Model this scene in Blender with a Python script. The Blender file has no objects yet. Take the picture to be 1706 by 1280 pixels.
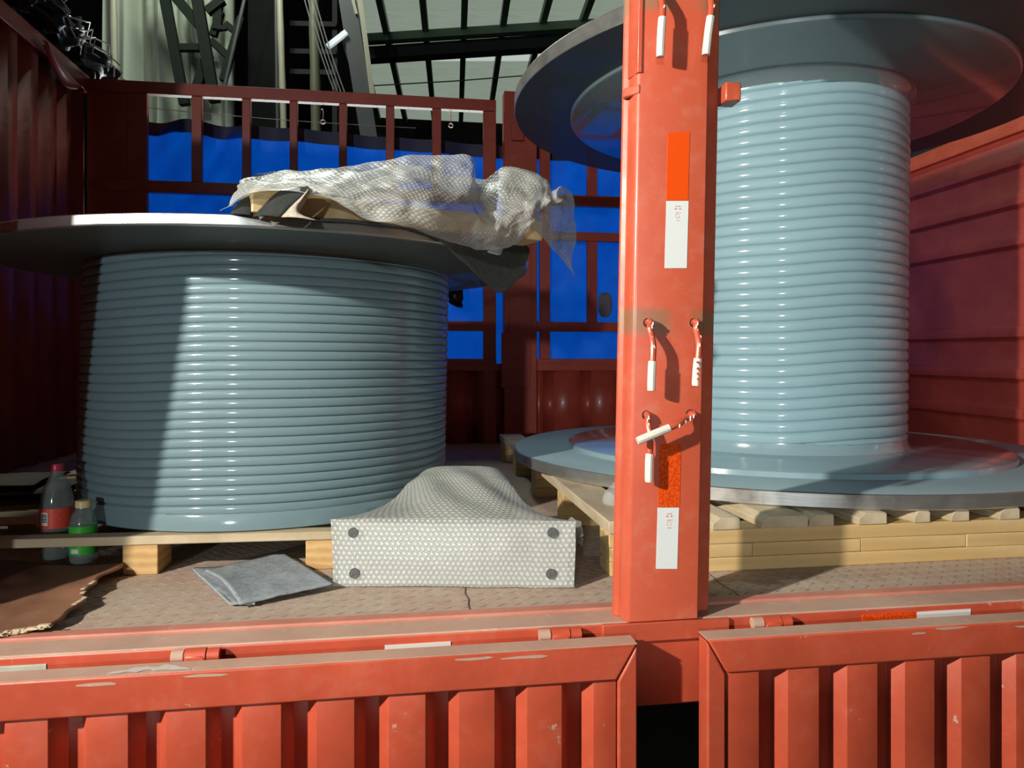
import bpy, bmesh, math, random
from mathutils import Vector, Matrix, noise
random.seed(7)
PI = math.pi
sc = bpy.context.scene
COL = sc.collection

# ------------------------------------------------------------------ camera, world, lamps, exposure
F = 1183.0                                   # focal length in pixels of the 1706-wide frame
KD = 1.183
TH = math.radians(8.41); CS, SN = math.cos(TH), math.sin(TH)
EYE = 0.48                                   # eye height above the truck deck (deck top is z = 0)
cam_d = bpy.data.cameras.new('camera'); cam = bpy.data.objects.new('camera', cam_d); COL.objects.link(cam)
cam.location = (0, 0, EYE); cam.rotation_euler = (PI/2, 0, -TH)
cam_d.sensor_width = 36; cam_d.lens = F*36/1706; cam_d.shift_y = -40/1706
cam_d.clip_start = .02; cam_d.clip_end = 100
sc.camera = cam

w = bpy.data.worlds.new('world'); sc.world = w; w.use_nodes = True
w.node_tree.nodes['Background'].inputs[0].default_value = (.80, .95, .92, 1)
w.node_tree.nodes['Background'].inputs[1].default_value = .02

def lamp(name, kind, loc, energy, color, target=None, **kw):
    d = bpy.data.lights.new(name, kind); d.energy = energy; d.color = color
    for k, v in kw.items(): setattr(d, k, v)
    o = bpy.data.objects.new(name, d); COL.objects.link(o); o.location = loc
    if target is not None:
        o.rotation_euler = (Vector(target)-Vector(loc)).to_track_quat('-Z', 'Y').to_euler()
    return o
lamp('flood_lamp', 'SPOT', (-2.07, -.27, 1.42), 650, (1, .93, .82), (1.35, .53, 1.1), shadow_soft_size=.04, spot_size=math.radians(136), spot_blend=1.0)
lamp('yard_lamp', 'POINT', (-3.96, -11.7, 1.6), 1900, (.93, .98, 1), shadow_soft_size=.16)
lamp('open_yard_fill', 'AREA', (-3.4, -5.9, 3.0), 30, (.80, .95, 1), (0.8, 2, .5), shape='RECTANGLE', size=5, size_y=2.6)  # soft fill added to lift shaded sides, set left to reach the right wall
lamp('shed_daylight', 'AREA', (0.2, 7.2, 1.2), 165, (.92, 1, .95), (0.2, 3, 1.1), shape='RECTANGLE', size=5, size_y=2.2)
lamp('shed_fill', 'POINT', (-1.6, 6.2, 5.5), 300, (.93, 1, .86), shadow_soft_size=.4)  # unseen fill added to brighten the pieces in the shed

vs = sc.view_settings
vs.view_transform = 'Standard'; vs.look = 'None'; vs.gamma = 1; vs.use_curve_mapping = False; vs.exposure = 0

# ------------------------------------------------------------------ helpers
def ray(px, py):
    u, v = (px-853)/F, (600-py)/F
    return Vector((u*CS+SN, CS-u*SN, v))
def at_y(px, py, Y):
    d = ray(px, py); return Vector((0, 0, EYE)) + d*(Y/d.y)
def at_z(px, py, Z):
    d = ray(px, py); return Vector((0, 0, EYE)) + d*((Z-EYE)/d.z)
def at_x(px, py, X):
    d = ray(px, py); return Vector((0, 0, EYE)) + d*(X/d.x)
def cw(X, Z, z=0):                            # camera-aligned ground coordinates to world
    Z *= KD; return Vector((X*CS+Z*SN, -X*SN+Z*CS, z))
def lerp(a, b, t): return a+(b-a)*t
def smooth(a, b, x):
    t = min(1, max(0, (x-a)/(b-a))); return t*t*(3-2*t)
def catmull(pts, n):
    pts = [Vector(p) for p in pts]; out = []
    m = len(pts)-1
    for i in range(n+1):
        s = min(m-1e-6, i/n*m); k = int(s); t = s-k
        p0, p1, p2, p3 = pts[max(0, k-1)], pts[k], pts[k+1], pts[min(m, k+2)]
        out.append(.5*((2*p1)+(p2-p0)*t+(2*p0-5*p1+4*p2-p3)*t*t+(3*p1-p0-3*p2+p3)*t**3))
    return out

WL = {}                                       # world location of each object's origin
def setp(o, label=None, cat=None, group=None, kind=None):
    if label: o['label'] = label
    if cat: o['category'] = cat
    if group: o['group'] = group
    if kind: o['kind'] = kind
    return o
def empty(name, loc, label=None, cat=None, group=None, kind=None):
    o = bpy.data.objects.new(name, None); COL.objects.link(o); o.location = loc
    o.empty_display_size = .1; WL[o] = Vector(loc)
    return setp(o, label, cat, group, kind)

class MB:
    def __init__(s): s.v = []; s.f = []; s.uv = []
    def add(s, vs_, fs, uvs=None):
        b = len(s.v); s.v += [Vector(p) for p in vs_]; s.f += [tuple(i+b for i in f) for f in fs]
        s.uv += uvs if uvs else [(0, 0)]*len(vs_); return s
    def box(s, x0, x1, y0, y1, z0, z1):
        return s.add([(x, y, z) for z in (z0, z1) for y in (y0, y1) for x in (x0, x1)],
                     [(0, 2, 3, 1), (4, 5, 7, 6), (0, 1, 5, 4), (2, 6, 7, 3), (0, 4, 6, 2), (1, 3, 7, 5)])
    def hexa(s, p):                           # 8 points, bottom ring then top ring
        return s.add(p, [(3, 2, 1, 0), (4, 5, 6, 7), (0, 1, 5, 4), (1, 2, 6, 5), (2, 3, 7, 6), (3, 0, 4, 7)])
    def bar(s, a, b, wx, wy=None, up=(0, 0, 1)):
        a, b = Vector(a), Vector(b); d = (b-a).normalized(); up = Vector(up)
        if abs(d.dot(up)) > .98: up = Vector((0, 1, 0))
        r = d.cross(up).normalized(); u = r.cross(d); wy = wy or wx
        c = [r*wx/2+u*wy/2, -r*wx/2+u*wy/2, -r*wx/2-u*wy/2, r*wx/2-u*wy/2]
        return s.hexa([a+q for q in c]+[b+q for q in c])
    def prism(s, poly, fn, lo, hi):           # fn(p, t) places a 2-D outline at height t
        n = len(poly)
        vs_ = [fn(p, lo) for p in poly]+[fn(p, hi) for p in poly]
        fs = [tuple(range(n-1, -1, -1)), tuple(range(n, 2*n))]+[(i, (i+1) % n, n+(i+1) % n, n+i) for i in range(n)]
        return s.add(vs_, fs)
    def tube(s, pts, r, n=8, cap=True):
        pts = [Vector(p) for p in pts]; m = len(pts); vs_ = []; prev = None
        for i, p in enumerate(pts):
            t = (pts[min(m-1, i+1)]-pts[max(0, i-1)]).normalized()
            if prev is None:
                a = Vector((0, 0, 1)) if abs(t.z) < .9 else Vector((1, 0, 0)); nx = t.cross(a).normalized()
            else: nx = (prev-t*prev.dot(t)).normalized()
            prev = nx; ny = t.cross(nx); rr = r[i] if isinstance(r, (list, tuple)) else r
            vs_ += [p+nx*rr*math.cos(2*PI*k/n)+ny*rr*math.sin(2*PI*k/n) for k in range(n)]
        fs = [(i*n+k, i*n+(k+1) % n, (i+1)*n+(k+1) % n, (i+1)*n+k) for i in range(m-1) for k in range(n)]
        if cap: fs += [tuple(range(n-1, -1, -1)), tuple(range((m-1)*n, m*n))]
        return s.add(vs_, fs)
    def lathe(s, prof, c, n=32, cap=True, lean=0):
        c = Vector(c); vs_ = []
        for r, z in prof: vs_ += [c+Vector((r*math.cos(2*PI*k/n)+lean*z, r*math.sin(2*PI*k/n), z)) for k in range(n)]
        m = len(prof)
        fs = [(i*n+k, i*n+(k+1) % n, (i+1)*n+(k+1) % n, (i+1)*n+k) for i in range(m-1) for k in range(n)]
        if cap and cap != 'top': fs.append(tuple(range(n-1, -1, -1)))
        if cap: fs.append(tuple(range((m-1)*n, m*n)))
        return s.add(vs_, fs)
    def grid(s, fn, nu, nv, su=1, sv=1, ou=0, ov=0):
        vs_ = []; uv = []
        for j in range(nv+1):
            for i in range(nu+1):
                vs_.append(fn(i/nu, j/nv)); uv.append((ou+i/nu*su, ov+j/nv*sv))
        fs = [(j*(nu+1)+i, j*(nu+1)+i+1, (j+1)*(nu+1)+i+1, (j+1)*(nu+1)+i) for j in range(nv) for i in range(nu)]
        return s.add(vs_, fs, uv)
    def build(s, name, mat, parent=None, angle=35, bevel=0, solid=0, weld=False, label=None, cat=None, group=None, kind=None, seg=2):
        xs = [p.x for p in s.v]; ys = [p.y for p in s.v]; zs = [p.z for p in s.v]
        org = Vector(((min(xs)+max(xs))/2, (min(ys)+max(ys))/2, min(zs)))
        me = bpy.data.meshes.new(name); me.from_pydata([p-org for p in s.v], [], s.f)
        uvl = me.uv_layers.new(name='UVMap')
        for l in me.loops: uvl.data[l.index].uv = s.uv[l.vertex_index]
        bm = bmesh.new(); bm.from_mesh(me)
        if weld: bmesh.ops.remove_doubles(bm, verts=bm.verts, dist=1e-5)
        bmesh.ops.recalc_face_normals(bm, faces=bm.faces)
        bm.to_mesh(me); bm.free()
        if angle:
            me.polygons.foreach_set('use_smooth', [True]*len(me.polygons))
            me.set_sharp_from_angle(angle=math.radians(angle))
        me.materials.append(mat)
        o = bpy.data.objects.new(name, me); COL.objects.link(o)
        WL[o] = org
        if parent: o.parent = parent; o.location = org-WL[parent]
        else: o.location = org
        if solid:
            m = o.modifiers.new('solid', 'SOLIDIFY'); m.thickness = solid; m.offset = 0
        if bevel:
            m = o.modifiers.new('bevel', 'BEVEL'); m.width = bevel; m.segments = seg; m.limit_method = 'ANGLE'
        return setp(o, label, cat, group, kind)

# ------------------------------------------------------------------ materials
class NT:
    def __init__(s, name):
        s.m = bpy.data.materials.new(name); s.m.use_nodes = True; s.t = s.m.node_tree
        s.p = s.t.nodes['Principled BSDF']; s.out = s.t.nodes['Material Output']
    def n(s, t, **kw):
        x = s.t.nodes.new(t)
        for k, v in kw.items():
            if k.startswith('i_'): x.inputs[k[2:].replace('_', ' ')].default_value = v
            elif k.startswith('j'): x.inputs[int(k[1:])].default_value = v
            else: setattr(x, k, v)
        return x
    def l(s, a, b): s.t.links.new(a, b)
    def coord(s, kind='Object', scale=(1, 1, 1)):
        c = s.n('ShaderNodeTexCoord'); m = s.n('ShaderNodeMapping'); m.inputs['Scale'].default_value = scale
        s.l(c.outputs[kind], m.inputs[0]); return m.outputs[0]
    def noise(s, co, scale, detail=4, rough=.6):
        x = s.n('ShaderNodeTexNoise', i_Scale=scale, i_Detail=detail, i_Roughness=rough); s.l(co, x.inputs['Vector']); return x.outputs['Fac']
    def ramp(s, fac, stops):
        r = s.n('ShaderNodeValToRGB'); e = r.color_ramp.elements
        while len(e) < len(stops): e.new(.5)
        for k, (p, c) in enumerate(stops):
            e[k].position = p; e[k].color = (c, c, c, 1) if isinstance(c, (int, float)) else (*c, 1)
        s.l(fac, r.inputs[0]); return r.outputs[0]
    def mix(s, fac, a, b):
        x = s.n('ShaderNodeMix', data_type='RGBA')
        for i, v in ((0, fac), (6, a), (7, b)):
            if hasattr(v, 'links'): s.l(v, x.inputs[i])
            elif i == 0: x.inputs[0].default_value = v
            else: x.inputs[i].default_value = (*v, 1)
        return x.outputs[2]
    def math(s, op, a, b=0):
        x = s.n('ShaderNodeMath', operation=op)
        for i, v in ((0, a), (1, b)):
            if hasattr(v, 'links'): s.l(v, x.inputs[i])
            else: x.inputs[i].default_value = v
        return x.outputs[0]
    def bump(s, h, strength=.3, dist=.002):
        b = s.n('ShaderNodeBump', i_Strength=strength, i_Distance=dist); s.l(h, b.inputs['Height']); s.l(b.outputs[0], s.p.inputs['Normal'])
    def col(s, c):
        if hasattr(c, 'links'): s.l(c, s.p.inputs['Base Color'])
        else: s.p.inputs['Base Color'].default_value = (*c, 1)
    def set(s, **kw):
        for k, v in kw.items(): s.p.inputs[k.replace('_', ' ')].default_value = v
        return s

def paint(name, c, rough=.42, dust=(.42, .30, .22), amt=.25, var=.18, coat=0, chip=0.0):
    n = NT(name); co = n.coord()
    a = n.noise(co, 5, 6, .65); b = n.noise(co, 38, 5, .7)
    base = n.mix(n.ramp(a, [(.3, 0.), (.7, 1.)]), tuple(x*(1-var) for x in c), tuple(min(1, x*(1+var)) for x in c))
    d = n.ramp(n.math('MULTIPLY', a, b), [(.26, 0.), (.52, 1.)])
    c2 = n.mix(n.math('MULTIPLY', d, amt), base, dust)
    if chip:
        ch = n.ramp(n.noise(co, 22, 8, .75), [(.66-chip*.1, 0.), (.70-chip*.1, 1.)])
        c2 = n.mix(n.math('MULTIPLY', ch, .7), c2, (.62, .50, .42))
    n.col(c2); n.l(n.ramp(b, [(.2, rough-.08), (.8, rough+.12)]), n.p.inputs['Roughness'])
    n.bump(b, .06, .002); n.set(Coat_Weight=coat, Coat_Roughness=.12)
    return n.m
RED = paint('red_truck_paint', (.55, .088, .042), .40, amt=.22, chip=.1)
REDP = paint('red_post_paint', (.54, .095, .046), .36, (.50, .33, .24), amt=.25, coat=.15)
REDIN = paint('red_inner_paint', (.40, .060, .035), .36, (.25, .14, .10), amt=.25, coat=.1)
DUSTY = paint('dusty_red_sill', (.52, .33, .25), .75, (.47, .38, .30), amt=.9, var=.15, chip=.5)
PINK = paint('dusty_pink_lip', (.54, .21, .15), .6, (.5, .36, .27), amt=.7, chip=.3)
CHASSIS = paint('dark_chassis', (.012, .013, .014), .6, (.03, .03, .03), amt=.3)
REDCRACK = paint('dark_seam', (.16, .10, .075), .8, amt=.05)

def mk_post():
    n = NT('red_post_paint_scuffed'); co = n.coord()
    a = n.noise(co, 5, 6, .65); b = n.noise(co, 30, 5, .7)
    base = n.mix(n.ramp(a, [(.3, 0.), (.7, 1.)]), (.51, .085, .038), (.59, .11, .054))
    dust = n.mix(n.math('MULTIPLY', n.ramp(n.math('MULTIPLY', a, b), [(.26, 0.), (.5, 1.)]), .3), base, (.5, .33, .25))
    sx = n.n('ShaderNodeSeparateXYZ'); n.l(co, sx.inputs[0])
    z = n.math('ADD', sx.outputs[2], n.math('MULTIPLY', n.math('SUBTRACT', a, .5), .05))
    def band(c, h): return n.ramp(n.math('ABSOLUTE', n.math('SUBTRACT', z, c)), [(0., 1.), (h, .85), (h*1.7, 0.)])
    m = n.math('MAXIMUM', band(.549, .018), band(1.15, .02))
    mid = n.ramp(n.math('ABSOLUTE', n.math('ADD', sx.outputs[0], n.math('MULTIPLY', sx.outputs[2], -.02))), [(.012, .12), (.038, 1.)])
    c = n.mix(n.math('MULTIPLY', n.math('MULTIPLY', m, mid), .75), dust, (.22, .15, .08))
    n.col(c); n.l(n.ramp(b, [(.2, .3), (.8, .5)]), n.p.inputs['Roughness']); n.bump(b, .05, .002)
    n.set(Coat_Weight=.2, Coat_Roughness=.15); return n.m
POSTM = mk_post()

def mk_spool(name, c, rough, coat, cr=.06):
    n = NT(name); co = n.coord()
    a = n.noise(co, 3, 5, .6)
    n.col(n.mix(n.ramp(a, [(.3, 0.), (.7, 1.)]), tuple(x*.93 for x in c), tuple(x*1.06 for x in c)))
    n.set(Roughness=rough, Coat_Weight=coat, Coat_Roughness=cr, Specular_IOR_Level=.3); n.bump(n.noise(co, 18, 2), .03, .004); return n.m
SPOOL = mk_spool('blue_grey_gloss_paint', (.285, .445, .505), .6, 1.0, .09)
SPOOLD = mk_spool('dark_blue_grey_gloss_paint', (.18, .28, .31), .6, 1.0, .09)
SPOOLMAT = mk_spool('blue_grey_satin_paint', (.33, .48, .535), .55, .0)
UNDER = mk_spool('shaded_satin_underside', (.105, .125, .125), .5, .15)  # drum paint darkened to put shade on the flange undersides
UNDERGLOSS = mk_spool('shaded_gloss_underside', (.125, .175, .19), .2, 1.0, .04)  # gloss version, shade of the top step painted into the colour
SPOOLSTEP = mk_spool('blue_grey_mirror_gloss', (.25, .375, .425), .14, .9)

def mk_steel():
    n = NT('machined_steel'); co = n.coord('Object', (1, 1, 30))
    a = n.noise(co, 6, 5); b = n.noise(n.coord(), 12, 5)
    n.col(n.mix(a, (.50, .50, .47), (.66, .66, .64))); n.set(Metallic=.85)
    n.l(n.ramp(b, [(.3, .24), (.75, .46)]), n.p.inputs['Roughness']); n.bump(a, .12, .001); return n.m
STEEL = mk_steel()

def mk_floor():
    n = NT('dusty_deck_plate'); co = n.coord()
    a = n.noise(co, 3.2, 8, .68); b = n.noise(co, 45, 6, .7)
    c = n.mix(n.ramp(a, [(.32, 0.), (.68, 1.)]), (.51, .385, .305), (.54, .46, .37))
    c = n.mix(n.ramp(n.noise(co, 9, 8, .75), [(.5, 0.), (.75, .55)]), c, (.44, .17, .12))
    c = n.mix(n.ramp(b, [(.35, .35), (.6, 0.)]), c, (.30, .22, .16))
    n.col(c); n.set(Roughness=.85); n.bump(b, .25, .003); return n.m
FLOOR = mk_floor()

def mk_wood(name, c1, c2, axis=0, rough=.65, dirt=.2):
    n = NT(name); sc_ = [9, 9, 9]; sc_[axis] = .7
    co = n.coord('Object', tuple(sc_))
    a = n.noise(co, 4, 6, .6)
    wv = n.n('ShaderNodeTexWave', wave_type='RINGS', i_Scale=1.6, i_Distortion=5, i_Detail=3); n.l(co, wv.inputs[0])
    f = n.math('ADD', n.math('MULTIPLY', wv.outputs['Fac'], .4), n.math('MULTIPLY', a, .6))
    c = n.mix(n.ramp(f, [(.25, 0.), (.75, 1.)]), c1, c2)
    d = n.ramp(n.noise(n.coord(), 7, 6, .7), [(.5, 0.), (.75, 1.)])
    c = n.mix(n.math('MULTIPLY', d, dirt), c, (.25, .18, .11))
    n.col(c); n.set(Roughness=rough); n.bump(f, .12, .002); return n.m
WOODX = mk_wood('pine_along_x', (.60, .40, .16), (.74, .54, .26), 0)
WOODY = mk_wood('grey_pine_along_y', (.52, .43, .28), (.64, .54, .37), 1, dirt=.45)
WOODB = mk_wood('pine_block', (.56, .33, .12), (.72, .47, .20), 1)
WOODG = mk_wood('pale_pallet_pine', (.50, .40, .25), (.62, .51, .34), 0, dirt=.4)

def mk_tarp():
    n = NT('blue_tarpaulin'); co = n.coord()
    a = n.noise(co, 6, 6, .65); wv = n.noise(n.coord('Object', (60, 1, 4)), 3, 3)
    c = n.mix(n.ramp(a, [(.3, 0.), (.75, 1.)]), (.0, .060, .46), (.001, .100, .60))
    sc_ = n.ramp(n.noise(n.coord('Object', (14, 1, 3)), 5, 8, .75), [(.66, 0.), (.78, .35)])
    c = n.mix(sc_, c, (.10, .28, .66))
    n.col(c); n.set(Roughness=.55); n.bump(wv, .1, .003)
    tr = n.n('ShaderNodeBsdfTranslucent'); n.l(c, tr.inputs[0])
    mx = n.n('ShaderNodeMixShader', j0=.5); n.l(n.p.outputs[0], mx.inputs[1]); n.l(tr.outputs[0], mx.inputs[2]); n.l(mx.outputs[0], n.out.inputs[0])
    return n.m
TARP = mk_tarp()
def flat(name, c, rough=.6, metal=0, vary=.12, scale=20, bump=.1, **kw):
    n = NT(name); a = n.noise(n.coord(), scale, 5, .65)
    n.col(n.mix(a, tuple(x*(1-vary) for x in c), tuple(min(1, x*(1+vary)) for x in c)))
    n.set(Roughness=rough, Metallic=metal, **kw); n.bump(a, bump, .002); return n.m
NAVY = flat('navy_hem', (.012, .017, .06), .6)
BLACKTARP = flat('black_plastic', (.010, .011, .010), .28, scale=30, bump=.6)
ORANGE = flat('orange_reflective_film', (.85, .085, .006), .3, vary=.05)
WHITE = flat('white_reflective_film', (.78, .83, .82), .3, vary=.03)
WHITEPAINT = flat('white_hook_paint', (.78, .74, .66), .5, vary=.1, scale=60)
REDPRINT = flat('pale_red_print', (.72, .36, .36), .5)
HOLE = flat('dark_hole', (.03, .018, .015), .8)
SHEDSTEEL = flat('dark_green_steel', (.010, .015, .011), .7, Specular_IOR_Level=.15)
GREYSTEEL = flat('grey_steel', (.05, .056, .056), .55)
BAMBOO = flat('pale_bamboo', (.34, .33, .24), .5, vary=.2, scale=6)
SHEET = flat('pale_shed_sheet', (.36, .40, .32), .7, vary=.2, scale=2.5)
SHEDDARK = flat('dark_shed_wall', (.008, .009, .008), .9, vary=.4, scale=3, Specular_IOR_Level=.05)
WIRE = flat('wire', (.42, .42, .40), .4, .6)
CHROME = flat('galvanised_hook', (.6, .6, .58), .3, .9)
GROUND = flat('concrete_yard', (.10, .095, .085), .85, vary=.3, scale=8)

def mk_reflect():
    n = NT('orange_honeycomb_film'); v = n.n('ShaderNodeTexVoronoi', i_Scale=230.0); n.l(n.coord(), v.inputs['Vector'])
    n.col(n.mix(n.ramp(v.outputs['Distance'], [(.2, 0.), (.7, 1.)]), (.86, .12, .012), (.70, .055, .006)))
    n.set(Roughness=.25, Coat_Weight=.4); n.bump(v.outputs['Distance'], .2, .001); return n.m
ORANGEHEX = mk_reflect()

def mk_felt(name, c):
    n = NT(name); a = n.noise(n.coord(), 90, 8, .8); b = n.noise(n.coord(), 12, 4)
    f = n.math('ADD', n.math('MULTIPLY', a, .75), n.math('MULTIPLY', b, .25))
    n.col(n.mix(n.ramp(f, [(.36, 0.), (.66, 1.)]), tuple(x*.62 for x in c), tuple(x*1.35 for x in c)))
    n.set(Roughness=.95); n.bump(a, .5, .003); return n.m
FELT = mk_felt('grey_felt', (.33, .375, .41))
FELTD = mk_felt('dark_felt', (.095, .11, .105))
FELTB = mk_felt('beige_felt_back', (.42, .38, .30))

def mk_bubble():
    n = NT('bubble_wrap_film'); co = n.coord('UV')
    # hexagonal packing: two offset square lattices folded to distance from the nearest bubble
    nz = n.n('ShaderNodeTexNoise', i_Scale=60.0, i_Detail=2.0); n.l(co, nz.inputs['Vector'])
    va = n.n('ShaderNodeVectorMath', operation='MULTIPLY_ADD'); n.l(nz.outputs['Color'], va.inputs[0]); va.inputs[1].default_value = (.005, .005, 0); n.l(co, va.inputs[2])
    sp = n.n('ShaderNodeSeparateXYZ'); n.l(va.outputs[0], sp.inputs[0])
    def cell(off):
        x = n.math('SUBTRACT', n.math('FRACT', n.math('ADD', n.math('MULTIPLY', sp.outputs[0], 1/.0115), off)), .5)
        y = n.math('MULTIPLY', n.math('SUBTRACT', n.math('FRACT', n.math('ADD', n.math('MULTIPLY', sp.outputs[1], 1/.0199), off)), .5), 1.73)
        return n.math('SQRT', n.math('ADD', n.math('MULTIPLY', x, x), n.math('MULTIPLY', y, y)))
    d = n.math('MINIMUM', cell(0.), cell(.5))
    dome = n.ramp(d, [(0., 1.), (.20, .9), (.34, .2), (.44, 0.)])
    big = n.noise(co, 9, 5, .6)
    n.col(n.mix(dome, (.42, .44, .41), (.60, .63, .60))); n.set(Roughness=.3, Specular_IOR_Level=.5)
    b = n.n('ShaderNodeBump', i_Strength=.5, i_Distance=.0016)
    n.l(n.math('ADD', dome, n.math('MULTIPLY', big, 1.0)), b.inputs['Height']); n.l(b.outputs[0], n.p.inputs['Normal'])
    tr = n.n('ShaderNodeBsdfTransparent'); tr.inputs[0].default_value = (.95, .97, .94, 1)
    mx = n.n('ShaderNodeMixShader')
    fac = n.math('ADD', n.math('MULTIPLY', dome, .15), n.math('ADD', n.math('MULTIPLY', big, .30), .50))
    n.l(fac, mx.inputs[0]); n.l(tr.outputs[0], mx.inputs[1]); n.l(n.p.outputs[0], mx.inputs[2]); n.l(mx.outputs[0], n.out.inputs[0])
    return n.m
BUBBLE = mk_bubble()

def mk_clear(name, c, fac):
    n = NT(name); n.col(c); n.set(Roughness=.08, Specular_IOR_Level=.8)
    tr = n.n('ShaderNodeBsdfTransparent'); tr.inputs[0].default_value = (.9, .95, .93, 1)
    mx = n.n('ShaderNodeMixShader', j0=fac); n.l(tr.outputs[0], mx.inputs[1]); n.l(n.p.outputs[0], mx.inputs[2]); n.l(mx.outputs[0], n.out.inputs[0])
    return n.m
PET = mk_clear('clear_bottle_plastic', (.30, .36, .35), .42)
FILM = mk_clear('clear_film', (.7, .75, .72), .35)
LABELR = flat('red_bottle_label', (.80, .085, .045), .35)
LABELG = flat('green_bottle_label', (.05, .50, .05), .35)
CAPR = flat('red_cap', (.45, .04, .07), .35)
CAPY = flat('cream_cap', (.72, .60, .30), .4)
PAPER = flat('white_label_paper', (.75, .76, .70), .5)
INK = flat('dark_print', (.03, .06, .06), .5)
def mk_card():
    n = NT('brown_cardboard'); co = n.coord()
    a = n.noise(co, 7, 7, .7); f = n.noise(n.coord('Object', (3, 40, 1)), 4, 4)
    c = n.mix(n.ramp(a, [(.3, 0.), (.7, 1.)]), (.17, .066, .036), (.32, .15, .085))
    n.col(n.mix(n.math('MULTIPLY', f, .3), c, (.30, .18, .12))); n.set(Roughness=.6); n.bump(f, .2, .002); return n.m
CARD = mk_card()
CARDEDGE = flat('torn_cardboard_edge', (.55, .45, .30), .8, vary=.4, scale=60, bump=.5)
SACK = flat('brown_sack_paper', (.11, .08, .05), .7, vary=.45, scale=9, bump=.4)
PLATE = flat('white_primed_plate', (.68, .69, .69), .5, vary=.06, scale=8)
CORE = flat('grey_green_casting', (.27, .31, .26), .5, vary=.35, scale=7)

def mk_roof():
    n = NT('daylit_translucent_sheet'); co = n.coord('Object', (1, 6, 1)); a = n.noise(co, 3, 5, .6)
    c = n.mix(n.ramp(a, [(.25, 0.), (.75, 1.)]), (.40, .50, .38), (.52, .62, .52)); n.col((.2, .22, .2)); n.set(Roughness=.3)
    n.l(c, n.p.inputs['Emission Color']); n.p.inputs['Emission Strength'].default_value = .47; return n.m
ROOF = mk_roof()
ROOFLIT = flat('bright_roof_gap', (.5, .55, .52), .5, Emission_Color=(.75, .85, .8, 1), Emission_Strength=.62)
RAFTER = flat('green_rafter', (.045, .075, .04), .5)

# ------------------------------------------------------------------ the setting: deck, sill, yard
Y_DECK, Y_SILL, Y_BACK, X_L, X_R = 1.345, 1.257, 4.07, -1.68, 2.70
fl = MB().box(X_L-.4, X_R+.6, Y_DECK, Y_BACK+.15, -.03, 0).build('floor', FLOOR, kind='structure')
lug = MB(); k = 0
y = Y_DECK+.012
while y < 2.0:
    x = -1.35+(.0 if k % 2 else .017)
    while x < 2.1:
        a = .62 if (k % 2) else -.62
        L, W, hh = .0125, .0028, .0008
        ca, sa = math.cos(a), math.sin(a)
        P = lambda p, q, z: Vector((x+p*ca-q*sa, y+p*sa+q*ca, z))
        lug.add([P(-L, 0, 0), P(0, -W, 0), P(L, 0, 0), P(0, W, 0), P(-L*.6, 0, hh), P(0, -W*.4, hh), P(L*.6, 0, hh), P(0, W*.4, hh)],
                [(4, 5, 6, 7), (0, 1, 5, 4), (1, 2, 6, 5), (2, 3, 7, 6), (3, 0, 4, 7)])
        x += .034
    y += .0185; k += 1
lug.build('tread_lugs', flat('worn_tread_lugs', (.36, .27, .21), .8, vary=.3), fl, angle=0, kind='stuff')
sm = MB()                                        # weld seams across the deck plates
for px in (780, 1240):
    a = at_z(px, 1000, 0); pts = [Vector((a.x+random.uniform(-.004, .004), yy, .0004)) for yy in [1.35+i*.035 for i in range(12)]]
    sm.tube(pts, .0014, 5)
sm.build('weld_seam', REDCRACK, fl)

sill = empty('trim_1', (.3, Y_SILL, 0), kind='structure')
MB().box(X_L-.6, X_R+.8, Y_DECK-.026, Y_DECK+.004, -.03, .006).build('lip', PINK, sill, bevel=.003)
MB().box(X_L-.6, X_R+.8, Y_SILL+.001, Y_DECK-.025, -.04, .0).build('ledge', DUSTY, sill, bevel=.002)
MB().box(X_L-.6, X_R+.8, Y_SILL, Y_SILL+.06, -.158, -.0015).build('sill_face', RED, sill, bevel=.004)
pl0, pl1 = at_y(1004, 1060, Y_SILL-.008).x, at_y(1216, 1060, Y_SILL-.008).x
MB().box(pl0, pl1, Y_SILL-.008, Y_SILL, -.036, -.001).build('sill_plate', REDP, sill, bevel=.002)
def strip(px0, px1, py, hgt, mat, nm, lab):
    a, b = at_y(px0, py, Y_SILL-.001).x, at_y(px1, py, Y_SILL-.001).x
    z = at_y((px0+px1)/2, py, Y_SILL).z
    o = MB().box(a, b, Y_SILL-.0015, Y_SILL, z-hgt, z).build(nm, mat, sill); o['label'] = lab
strip(641, 751, 1072, .03, WHITE, 'reflective_strip', 'white reflective strip')
strip(-60, 77, 1110, .03, flat('worn_white_strip', (.55, .60, .50), .5, vary=.45, scale=25), 'reflective_strip', 'worn white strip')
strip(1437, 1527, 1021.5, .016, ORANGEHEX, 'reflective_strip', 'red reflective strip')
strip(1527, 1617, 1017, .016, WHITE, 'reflective_strip', 'white reflective strip')

MB().box(-9, 9, -14, 14, -1.22, -1.18).build('ground', GROUND, kind='structure')
MB().box(-7, 4, -3.4, -3.2, -1.18, .50).build('wall_lamp_block', GROUND, kind='structure')  # unseen wall added to keep the yard lamp off the lower panels
ch = empty('truck_chassis', (.3, 1.7, -.5), 'dark steel chassis in the black gap below the deck between the panels', 'chassis')
MB().box(-1.9, 2.6, 1.9, 2.02, -.45, -.17).build('chassis_rail', CHASSIS, ch)
MB().box(-1.9, 2.6, 3.2, 3.32, -.45, -.17).build('chassis_rail', CHASSIS, ch)
cmx = MB()
for i in range(7): cmx.box(-1.8+i*.65, -1.72+i*.65, 1.36, 4.0, -.17, -.035)
cmx.build('cross_members', CHASSIS, ch)
gx = at_y(1120, 1240, 1.6).x
MB().box(gx-.6, gx+.9, 1.6, 1.8, -1.05, -.171).build('dark_gap_box', CHASSIS, ch, bevel=.03)  # dark box added to blacken the gap below the deck

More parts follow.
